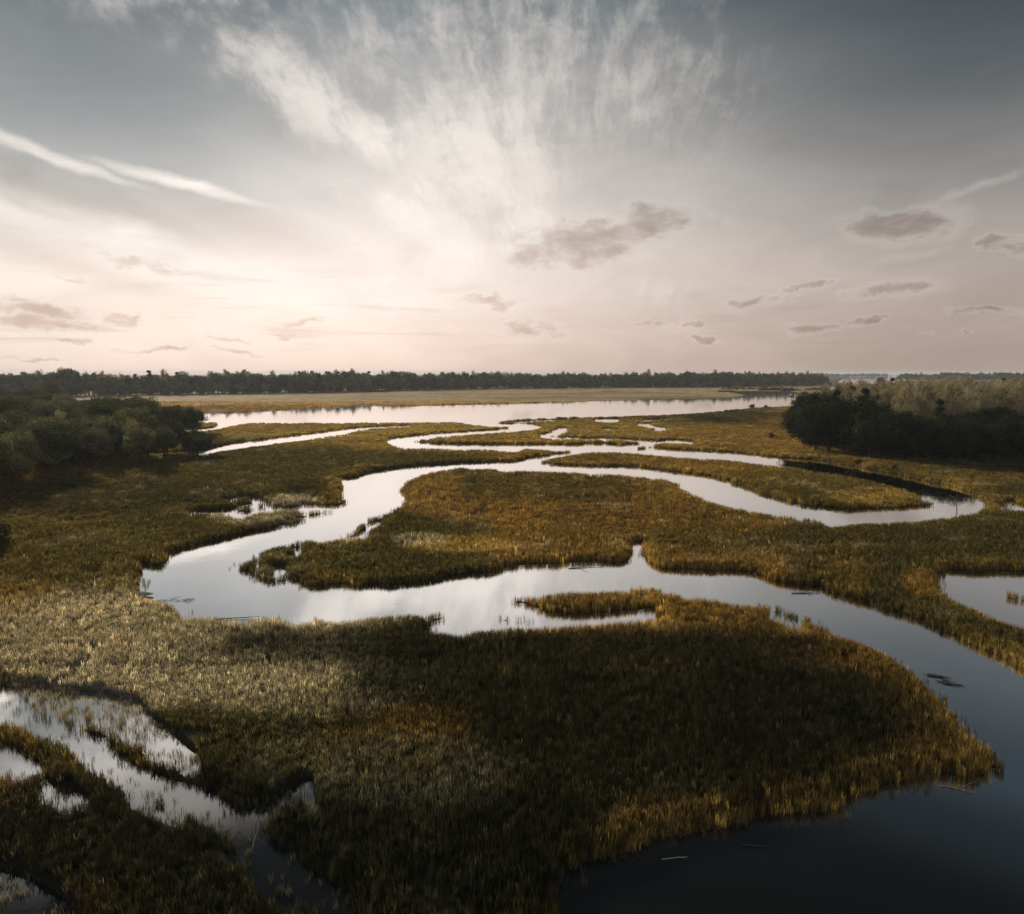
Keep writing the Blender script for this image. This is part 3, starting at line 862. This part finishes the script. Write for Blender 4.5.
far_wood('far_wood', [(-330, 398.5), (0, 397), (110, 396), (200, 394.5), (300, 393), (400, 390.5), (480, 389), (600, 388), (700, 387.5), (790, 386), (832, 385.2)], 5, 9, 1.02, 'long far wood of mixed dark and grey trees along the horizon', 5)
far_wood('far_ridge', [(895, 380.3), (960, 380.8), (1060, 381), (1300, 382)], 4, 11, 1.05, 'hazy blue wooded shore on the horizon at right', 6)
far_wood('far_shore', [(700, 377.0), (830, 376.9), (890, 376.7)], 3, 15, .95, 'faint wooded shore on the horizon beyond the river mouth', 7)

# low bushes on the dark island in the river
r = np.random.default_rng(3)
n = 90
ipx = r.uniform(722, 794, n); ipy = r.uniform(388.0, 390.1, n)
ix, iy = ground(ipx, ipy)
bs = []
for tr, cr in KIND['shrub']:
    bs.append(bpy.data.objects.new('bush', cr))
scatter('island_bushes', np.stack([ix, iy, np.full(n, .1)], 1), np.stack([r.uniform(1.2, 2, n)] * 2 + [r.uniform(.5, 1.0, n)], 1), np.ones((n, 3)) * .5, bs, 'dark low bushes massed on the flat island in the river', 'bushes')


# ------------------------------------------------------------------ boat, driftwood, floating wrack
M_hull = plain('dark_hull', (.03, .035, .045), .4); M_white = plain('white_paint', (.7, .7, .68), .4); M_glass = plain('dark_glass', (.02, .025, .03), .15)


def boat():
    bx, by = (float(v) for v in ground(791, 396.3))
    o = tag(link('boat', None, None, (bx, by, 0), .12), 'small dark boat with a white cabin moored on the wide river', 'boat')
    V_, F_ = [], []
    st = [(-3.2, 1.05, .85), (-1.6, 1.2, .8), (0, 1.25, .82), (1.6, 1.05, .95), (2.8, .5, 1.15), (3.4, .04, 1.3)]
    for (x, w, h) in st:
        V_ += [(x, -w, h), (x, -w * .7, -.1), (x * .97, 0, -.3), (x, w * .7, -.1), (x, w, h), (x, w * .85, h - .05), (x, 0, h - .25), (x, -w * .85, h - .05)]
    for i in range(len(st) - 1):
        for s in range(8):
            q = (s + 1) % 8; F_.append((i * 8 + s, i * 8 + q, (i + 1) * 8 + q, (i + 1) * 8 + s))
    for s in ((0, 1, 2, 7), (2, 3, 6, 7), (3, 4, 5, 6)): F_.append(s)
    link('hull', mesh_np('hull', V_, F_, M_hull), o)

    def box(name, m, x0, x1, w0_, w1_, z0, z1, par):
        v = [(x0, -w0_, z0), (x1, -w0_, z0), (x1, w0_, z0), (x0, w0_, z0), (x0 + .15, -w1_, z1), (x1 - .3, -w1_, z1), (x1 - .3, w1_, z1), (x0 + .15, w1_, z1)]
        f = [(0, 3, 2, 1), (4, 5, 6, 7), (0, 1, 5, 4), (1, 2, 6, 5), (2, 3, 7, 6), (3, 0, 4, 7)]
        return link(name, mesh_np(name, v, f, m), par)
    cb = box('cabin', M_white, -.9, 1.5, .85, .75, .62, 2.0, o)
    box('window', M_glass, -.5, 1.0, .83, .80, 1.25, 1.7, cb)
    V_, F_ = [], []
    tube(V_, F_, [(-.3, 0, 1.9), (-.3, 0, 4.6)], [.06, .04], 6)
    link('mast', mesh_np('mast', V_, F_, M_white), o)


boat()


def stick(px, py, ln, rz, rad, label, forks=2, tilt=.03, seed=1, mat=None, z=.03, name='driftwood'):
    x, y = (float(v) for v in ground(px, py))
    r = random.Random(seed); V_, F_ = [], []
    pts = [(-ln / 2, 0, 0), (-ln * .2, r.uniform(-.05, .05) * ln, tilt * ln * .4), (ln * .15, r.uniform(-.05, .05) * ln, tilt * ln * .6), (ln / 2, 0, tilt * ln)]
    tube(V_, F_, pts, [rad, rad * .8, rad * .6, rad * .25], 6)
    for k in range(forks):
        a = Vector(pts[1]).lerp(Vector(pts[2]), r.random())
        b = a + Vector((r.uniform(.12, .3) * ln, r.choice((-1, 1)) * r.uniform(.1, .22) * ln, r.uniform(.02, .12) * ln))
        tube(V_, F_, [a, a.lerp(b, .5) + Vector((0, 0, .02 * ln)), b], [rad * .5, rad * .35, rad * .15], 5)
    o = link(name, mesh_np(name, V_, F_, mat or M_drift, True), None, (x, y, z), rz)
    return tag(o, label, 'driftwood')


stick(957, 790, 1.9, -.45, .045, 'pale bare stick floating beside the grassy point at lower right', 1, seed=2)
stick(972, 783, 1.8, .5, .02, 'thin curved pale stick just behind the other at the lower right point', 1, seed=9)
stick(754, 846, 1.2, -.1, .03, 'dim stick floating on the black water below the golden bank', 0, seed=4, mat=M_bark)
stick(675, 859, 1.4, .1, .03, 'thin pale stick on the dark water at the bottom of the near bank', 1, seed=5)
stick(957, 510, 6.0, 1.0, .08, 'dark forked branch in the creek, standing in for the reflection of a dead tree of the right wood', 4, .55, 6, M_bark)  # branch built in place of a mirrored dead tree
stick(806, 593, 3.4, .1, .10, 'pale log lying along the far bank of the lower river bend', 1, seed=7)
stick(585, 567.5, 4.5, .25, .07, 'thin pale log at the water edge under the middle island', 1, seed=8)
stick(235, 619, 5.0, .12, .07, 'long dark log lying at the near bank of the wide basin', 0, seed=10, mat=M_bark)
stick(256, 847, .9, 1.4, .03, 'short pale stake standing in the lower left creek', 0, 1.2, 12)


def mat_of_reeds(px, py, ln, w, rz, label, seed):
    x, y = (float(v) for v in ground(px, py)); r = random.Random(seed); V_, F_ = [], []
    for k in range(34):
        a = r.uniform(-.5, .5) * ln; b = r.gauss(0, .28) * w * (1 - abs(a / ln)); t = r.gauss(0, .5); s = r.uniform(.2, .55)
        tube(V_, F_, [(a - s * math.cos(t), b - s * math.sin(t), r.uniform(0, .06)), (a + s * math.cos(t), b + s * math.sin(t), r.uniform(0, .09))], [.014, .006], 4)
    tag(link('reed_raft', mesh_np('reed_raft', V_, F_, M_wrack), None, (x, y, .02), rz), label, 'floating reeds')


mat_of_reeds(938, 677, 1.3, .8, -.5, 'upper of two dark rafts of reeds drifting on the lower river', 1)
mat_of_reeds(950, 684, 1.6, .8, -.5, 'lower of two dark rafts of reeds drifting on the lower river', 2)
mat_of_reeds(174, 601, 4.0, 2.4, .1, 'raft of broken reeds at the near corner of the wide basin', 4)

# pale mud bank by the basin
x, y = (float(v) for v in ground(126, 597)); V_, F_ = [], []
nn = 20
for k, (q, z) in enumerate(((1, 0), (.8, .16), (.45, .24), (.05, .27))):
    for s in range(nn):
        a = 6.283 * s / nn; w = 1 + .12 * math.sin(3 * a + 1) + .07 * math.sin(5 * a)
        V_.append((math.cos(a) * 2.6 * q * w, math.sin(a) * 1.5 * q * w, z))
for k in range(3):
    for s in range(nn):
        q = (s + 1) % nn; F_.append((k * nn + s, k * nn + q, (k + 1) * nn + q, (k + 1) * nn + s))
tag(link('mud_bank', mesh_np('mud_bank', V_, F_, bark('pale_mud', (.22, .20, .17), (.34, .31, .27)), True), None, (x, y, .25), 0), 'pale oval mud bank at the left corner of the wide basin', 'mud bank', kind='structure')

# ------------------------------------------------------------------ haze
HZ = 0.00008
m, nt, N, L = new_mat('haze'); m.cycles.volume_sampling = 'EQUIANGULAR'; m.cycles.homogeneous_volume = True
pv = N.new('ShaderNodeVolumePrincipled')
pv.inputs['Color'].default_value = (.86, .93, 1.0, 1); pv.inputs['Density'].default_value = HZ; pv.inputs['Anisotropy'].default_value = .2
o_ = N.new('ShaderNodeOutputMaterial'); L.new(pv.outputs[0], o_.inputs['Volume'])
B = R + 300
v = [(a, b, c) for c in (-2.4, 46.0) for b in (-B, B) for a in (-B, B)]
f = [(0, 2, 3, 1), (4, 5, 7, 6), (0, 1, 5, 4), (1, 3, 7, 5), (3, 2, 6, 7), (2, 0, 4, 6)]
tag(link('haze', mesh_np('haze', v, f, m)), 'thin evening haze over the marsh paling the far woods', 'haze', kind='stuff')

# ------------------------------------------------------------------ sky and sun
SUN_AZ, SUN_EL = math.radians(-38), math.radians(16)       # azimuth from +Y, positive to the right
W = bpy.data.worlds.new('World'); S.world = W; W.use_nodes = True
nt = W.node_tree; nt.nodes.clear(); N, L = nt.nodes, nt.links
tc = N.new('ShaderNodeTexCoord'); D = tc.outputs['Generated']
sep = N.new('ShaderNodeSeparateXYZ'); L.new(D, sep.inputs[0])
az = mathn(nt, 'ARCTAN2', sep.outputs[0], sep.outputs[1])
el = mathn(nt, 'ARCSINE', sep.outputs[2])


def comb(x, y, z=0.0):
    c_ = N.new('ShaderNodeCombineXYZ')
    for i, v_ in enumerate((x, y, z)):
        if isinstance(v_, (int, float)): c_.inputs[i].default_value = v_
        else: L.new(v_, c_.inputs[i])
    return c_.outputs[0]


def vmath(op, a, b=None, s=None):
    n_ = N.new('ShaderNodeVectorMath'); n_.operation = op
    for i, v_ in enumerate((a, b)):
        if v_ is None: continue
        if isinstance(v_, tuple): n_.inputs[i].default_value = v_
        else: L.new(v_, n_.inputs[i])
    if s is not None:
        if isinstance(s, (int, float)): n_.inputs['Scale'].default_value = s
        else: L.new(s, n_.inputs['Scale'])
    return n_.outputs['Value'] if op in ('LENGTH', 'DOT_PRODUCT', 'DISTANCE') else n_.outputs[0]


def noise(vec, scale, detail=4, rough=.55, dist=0.0, color=False):
    n_ = N.new('ShaderNodeTexNoise'); n_.inputs['Scale'].default_value = scale; n_.inputs['Detail'].default_value = detail
    n_.inputs['Roughness'].default_value = rough; n_.inputs['Distortion'].default_value = dist
    L.new(vec, n_.inputs['Vector']); return n_.outputs['Color' if color else 'Fac']


def mrange(v_, a, b, c_=0.0, d_=1.0, kind='SMOOTHSTEP'):
    n_ = N.new('ShaderNodeMapRange'); n_.interpolation_type = kind
    L.new(v_, n_.inputs[0])
    for i, q in enumerate((a, b, c_, d_)): n_.inputs[i + 1].default_value = q
    return n_.outputs[0]


def sky_dir(px, py):
    x = (px - CX) / F; u = (CY - py) / F
    yy = CP + u * SP; zz = -SP + u * CP
    return math.atan2(x, yy), math.atan2(zz, math.hypot(x, yy))


AE = comb(az, el)
warp = vmath('SUBTRACT', noise(AE, 9, 5, .6, 0, True), (.5, .5, .5))
warp2 = vmath('MULTIPLY', warp, (.16, .05, 0.0))
AEW = vmath('ADD', AE, warp2)


def blob(px, py, rx, ry, deg=0.0, inner=.25, outer=1.1, src=None, gain=1.0):
    """soft elliptical patch of sky given by its place and half sizes in the photo"""
    a0, e0 = sky_dir(px, py); k = 1 / F * math.cos(a0) ** 1.0
    mp = N.new('ShaderNodeMapping'); mp.vector_type = 'TEXTURE'
    mp.inputs['Location'].default_value = (a0, e0, 0); mp.inputs['Rotation'].default_value = (0, 0, math.radians(deg))
    mp.inputs['Scale'].default_value = (rx * k * math.cos(a0), ry * k, 1)
    L.new(src or AEW, mp.inputs['Vector'])
    return mrange(vmath('LENGTH', mp.outputs[0]), inner, outer, gain, 0.0)


def most(lst):
    r_ = lst[0]
    for q in lst[1:]: r_ = mathn(nt, 'MAXIMUM', r_, q)
    return r_


sky = N.new('ShaderNodeTexSky'); sky.sky_type = 'NISHITA'; sky.sun_disc = False
sky.sun_elevation = SUN_EL; sky.sun_rotation = SUN_AZ
sky.altitude = 20; sky.air_density = 1.0; sky.dust_density = 1.5; sky.ozone_density = 1.0
hs = N.new('ShaderNodeHueSaturation'); hs.inputs['Saturation'].default_value = .35; hs.inputs['Value'].default_value = 1.0
L.new(sky.outputs[0], hs.inputs['Color'])
clear = scale_col(nt, hs.outputs[0], 1.0)

# thin high veil lit by the low sun: its brightness by elevation, and falling off away from the sun, with fill added at the zenith and behind
rp = N.new('ShaderNodeValToRGB'); rp.color_ramp.interpolation = 'EASE'
E = rp.color_ramp.elements
GR = [(0.0, (.72, .545, .455)), (.04, (.80, .635, .545)), (.08, (.83, .71, .635)), (.155, (.67, .61, .565)), (.23, (.44, .425, .41)), (.295, (.225, .255, .275)), (.40, (.065, .085, .10)), (.52, (.10, .125, .145)), (.70, (.42, .46, .50)), (1.0, (.62, .66, .70))]  # stops above the view: darkened for near water, zenith brightened as added fill
E[0].position = 0; E[0].color = (*GR[0][1], 1); E[1].position = 1; E[1].color = (*GR[-1][1], 1)
for p, c_ in GR[1:-1]:
    e = E.new(p); e.color = (*c_, 1)
L.new(mathn(nt, 'DIVIDE', el, math.radians(90), clamp=True), rp.inputs[0])
ga, ge = sky_dir(345, 295)
gd = (math.sin(ga) * math.cos(ge), math.cos(ga) * math.cos(ge), math.sin(ge))
cosg = vmath('DOT_PRODUCT', D, gd)
angg = mathn(nt, 'ARCCOSINE', cosg)
fall = mathn(nt, 'ADD', mrange(angg, .05, .85, 1.06, .50, 'SMOOTHSTEP'), mrange(angg, .0, .30, .14, 0.0))
back = mrange(angg, .9, 1.8, 1.0, 1.5)  # unseen sky behind the camera brightened as added fill
veil = scale_col(nt, rp.outputs[0], mathn(nt, 'MULTIPLY', fall, back))
side = mathn(nt, 'MULTIPLY', mrange(az, .02, .62), mrange(el, .10, .42))
side2 = mathn(nt, 'MULTIPLY', mrange(mathn(nt, 'MULTIPLY', az, -1.0), .10, .62), mrange(el, .10, .32))
infront = mrange(sep.outputs[1], -.1, .3)
edgef = mathn(nt, 'MULTIPLY', infront, mathn(nt, 'ADD', side, mathn(nt, 'MULTIPLY', side2, 1.0)), clamp=True)
veil = mixc(nt, edgef, veil, mixc(nt, 1.0, veil, (.27, .36, .43), 'MULTIPLY'))  # lens vignette painted into the upper sides of the front sky
veil = scale_col(nt, veil, 10.0)      # brought to the scale of the sky texture
base = mixc(nt, .955, clear, veil)

# cirrus: fibres fanning out from low in front, plus two long streaks
fa_, fe_ = sky_dir(590, 470)
rel = vmath('SUBTRACT', AEW, (fa_, fe_, 0))
rs = N.new('ShaderNodeSeparateXYZ'); L.new(rel, rs.inputs[0])
theta = mathn(nt, 'ARCTAN2', rs.outputs[1], rs.outputs[0])
rad2 = vmath('LENGTH', rel)
AES = vmath('ADD', AE, vmath('MULTIPLY', warp, (.05, .03, 0.0)))
rel2 = vmath('SUBTRACT', AES, (fa_, fe_, 0))
rs2 = N.new('ShaderNodeSeparateXYZ'); L.new(rel2, rs2.inputs[0])
theta2 = mathn(nt, 'ARCTAN2', rs2.outputs[1], rs2.outputs[0]); radS = vmath('LENGTH', rel2)
fan = noise(comb(mathn(nt, 'MULTIPLY', theta2, 11.0), mathn(nt, 'MULTIPLY', radS, 9.0), 1.3), 1.0, 9, .64, .15)
# feathery cross fibres combed down to the right
mpf = N.new('ShaderNodeMapping'); mpf.inputs['Rotation'].default_value = (0, 0, math.radians(32)); mpf.inputs['Scale'].default_value = (14, 75, 1)
L.new(AES, mpf.inputs['Vector'])
fibre = noise(comb(mathn(nt, 'MULTIPLY', theta2, 34.0), mathn(nt, 'MULTIPLY', radS, 26.0), 4.0), 1.0, 9, .66, .2)
tuftn = noise(vmath('MULTIPLY', AES, (1., 1.7, 1.)), 16, 9, .64, .3)
fib = mathn(nt, 'MULTIPLY_ADD', fibre, .38, mathn(nt, 'MULTIPLY_ADD', tuftn, .42, mathn(nt, 'MULTIPLY', fan, .55)))
place = most([blob(330, 108, 190, 42, -26, .1, 1.2, gain=.9), blob(480, 150, 130, 120, -40, .0, 1.2, gain=.9), blob(430, 228, 110, 40, -22, .1, 1.2), blob(640, 80, 80, 150, 80, .0, 1.2, gain=.48),
              blob(500, 50, 260, 110, 0, .0, 1.3, gain=.55), blob(660, 290, 70, 28, -10, 0, 1.2, gain=.5), blob(520, 230, 60, 60, 0, 0, 1.2, gain=.8), blob(70, -115, 330, 92, 0, .35, 1.1)])  # last patch: unseen cirrus added above the view to brighten the creek reflection
cir = mathn(nt, 'MULTIPLY', mrange(mathn(nt, 'ADD', fib, mathn(nt, 'MULTIPLY', place, .34)), .70, 1.04), mathn(nt, 'POWER', place, .6))
streak = most([blob(40, 150, 110, 6.5, -14, .2, 1.3, src=AES), blob(180, 182, 90, 6.5, -9, .2, 1.3, src=AES), blob(50, 222, 170, 13, -14, .1, 1.25, src=AES, gain=1.0), blob(190, 258, 170, 17, -17, .1, 1.25, src=AES, gain=1.0), blob(330, 292, 150, 20, -8, .1, 1.3, src=AES, gain=.9),
               blob(985, 180, 70, 6, 14, 0, 1.2, gain=.35), blob(20, 330, 120, 5, 2, 0, 1.2, gain=.4), blob(900, 255, 60, 8, 10, 0, 1.2, gain=.2)])
mps = N.new('ShaderNodeMapping'); mps.inputs['Rotation'].default_value = (0, 0, math.radians(14)); mps.inputs['Scale'].default_value = (8, 60, 1)
L.new(AES, mps.inputs['Vector'])
streak = mathn(nt, 'MULTIPLY', streak, mrange(noise(mps.outputs[0], 1.0, 8, .62, .3), .30, .60, .55, 1.0))
bright = mathn(nt, 'MAXIMUM', mathn(nt, 'MULTIPLY', cir, .74), mathn(nt, 'MULTIPLY', streak, .95), clamp=True)
lit = scale_col(nt, mixc(nt, 0.0, (.90, .83, .765), (1, 1, 1)), 10.0)
litf = scale_col(nt, lit, mathn(nt, 'MULTIPLY', mrange(angg, .1, .8, 1.05, .72), 1.0))
c1 = mixc(nt, bright, base, litf)

# low grey-brown cloudlets
DC = [(585, 238, 80, 24, 4), (560, 256, 60, 14, 0), (650, 222, 55, 20, 0), (525, 328, 34, 11, 0), (905, 222, 66, 17, 0), (893, 293, 50, 9, 6), (760, 302, 34, 6, 3), (812, 287, 24, 5, 5), (815, 326, 28, 6, 0), (870, 325, 22, 4, 0),
      (988, 310, 38, 5, 2), (935, 331, 10, 4, 0), (982, 331, 9, 3, 0), (45, 322, 70, 7, -2), (40, 309, 60, 7, -4), (132, 317, 20, 6, 0), (20, 297, 26, 4, 0), (75, 278, 18, 3.5, 0), (150, 266, 48, 6, -8), (295, 317, 44, 4, 2), (285, 330, 36, 4, 0),
      (645, 325, 14, 6, 0), (680, 322, 12, 6, 0), (1012, 246, 34, 9, 0), (490, 303, 40, 7, 0), (85, 340, 60, 3, 0), (160, 347, 40, 3, 0), (230, 340, 30, 3, 0), (20, 361, 50, 2.5, 0), (240, 352, 40, 3.5, 0), (700, 335, 16, 4, 0)]
AED = vmath('ADD', AEW, vmath('MULTIPLY', vmath('SUBTRACT', noise(vmath('MULTIPLY', AE, (1., 2., 1.)), 34, 4, .6, 0, True), (.5, .5, .5)), (.07, .022, 0.0)))
dark = most([blob(a, b, c_ * 1.2, d_ * 1.3, g_, .0, 1.2, src=AED, gain=(.76 if c_ > 40 and b < 260 else 1.0 if a < 60 and 300 < b < 330 else .66)) for a, b, c_, d_, g_ in DC])
dn_ = noise(vmath('MULTIPLY', AE, (1., 2.2, 1.)), 22, 6, .6, .5)
raw = mathn(nt, 'ADD', dark, mathn(nt, 'MULTIPLY', mathn(nt, 'SUBTRACT', dn_, .5), mrange(dark, .0, .5, 0.0, 1.7)))
dark = mathn(nt, 'MULTIPLY', mrange(raw, .02, 1.05), .74)
rim = mathn(nt, 'MULTIPLY', mrange(raw, .0, .25), mrange(raw, .25, .6, .6, 0.0))
c1 = mixc(nt, mathn(nt, 'MULTIPLY', rim, .35), c1, litf)
strat = mathn(nt, 'MULTIPLY', mrange(noise(comb(mathn(nt, 'MULTIPLY', az, 5.0), mathn(nt, 'MULTIPLY', el, 62.0), 2.0), 1.0, 5, .55, .4), .50, .70), mathn(nt, 'MULTIPLY', mrange(el, .012, .04), mathn(nt, 'MULTIPLY', mrange(el, .09, .17, 1.0, 0.0), mrange(az, -.35, .1, .42, .12))))
dark = mathn(nt, 'MAXIMUM', dark, strat)
grey = most([blob(90, 200, 200, 22, -14, .0, 1.3, src=AES, gain=.30), blob(60, 262, 150, 16, -14, 0, 1.3, src=AES, gain=.28), blob(240, 225, 120, 30, -18, 0, 1.3, src=AES, gain=.22), blob(20, 175, 60, 22, -14, 0, 1.3, gain=.45)])
dark = mathn(nt, 'MAXIMUM', dark, mathn(nt, 'MULTIPLY', grey, mathn(nt, 'SUBTRACT', 1.0, streak, None, True)))
shade = scale_col(nt, mixc(nt, 1.0, c1, (.58, .505, .46), 'MULTIPLY'), 1.0)
c2 = mixc(nt, mathn(nt, 'MULTIPLY', dark, .95, clamp=True), c1, shade)
# faint mottling of the whole veil
mot = noise(vmath('MULTIPLY', AE, (1., 2.6, 1.)), 5, 6, .6, .8)
c2 = scale_col(nt, c2, mrange(mot, .25, .75, .90, 1.10, 'LINEAR'))
bg = N.new('ShaderNodeBackground'); bg.inputs['Strength'].default_value = .1
L.new(c2, bg.inputs['Color'])
wo = N.new('ShaderNodeOutputWorld'); L.new(bg.outputs[0], wo.inputs['Surface'])

sd_ = bpy.data.lights.new('sun', 'SUN'); so_ = bpy.data.objects.new('sun', sd_); COL.objects.link(so_)
sd_.energy = 3.8; sd_.angle = math.radians(1.5); sd_.color = (1.0, .87, .70)
dirv = Vector((math.sin(SUN_AZ) * math.cos(SUN_EL), math.cos(SUN_AZ) * math.cos(SUN_EL), math.sin(SUN_EL)))
so_.rotation_euler = dirv.to_track_quat('Z', 'Y').to_euler()
so_.location = dirv * 400

# ------------------------------------------------------------------ render settings
S.view_settings.view_transform = 'Standard'; S.view_settings.look = 'None'
S.view_settings.exposure = 0.12; S.view_settings.gamma = 1.0
S.render.engine = 'CYCLES'
cy = S.cycles
cy.max_bounces = 6; cy.diffuse_bounces = 2; cy.glossy_bounces = 3; cy.transmission_bounces = 3; cy.transparent_max_bounces = 4; cy.volume_bounces = 0
cy.use_denoising = True; cy.denoising_prefilter = 'NONE'; cy.use_adaptive_sampling = False; cy.sample_clamp_indirect = 2; cy.sample_clamp_direct = 1.6
cy.caustics_reflective = False; cy.caustics_refractive = False
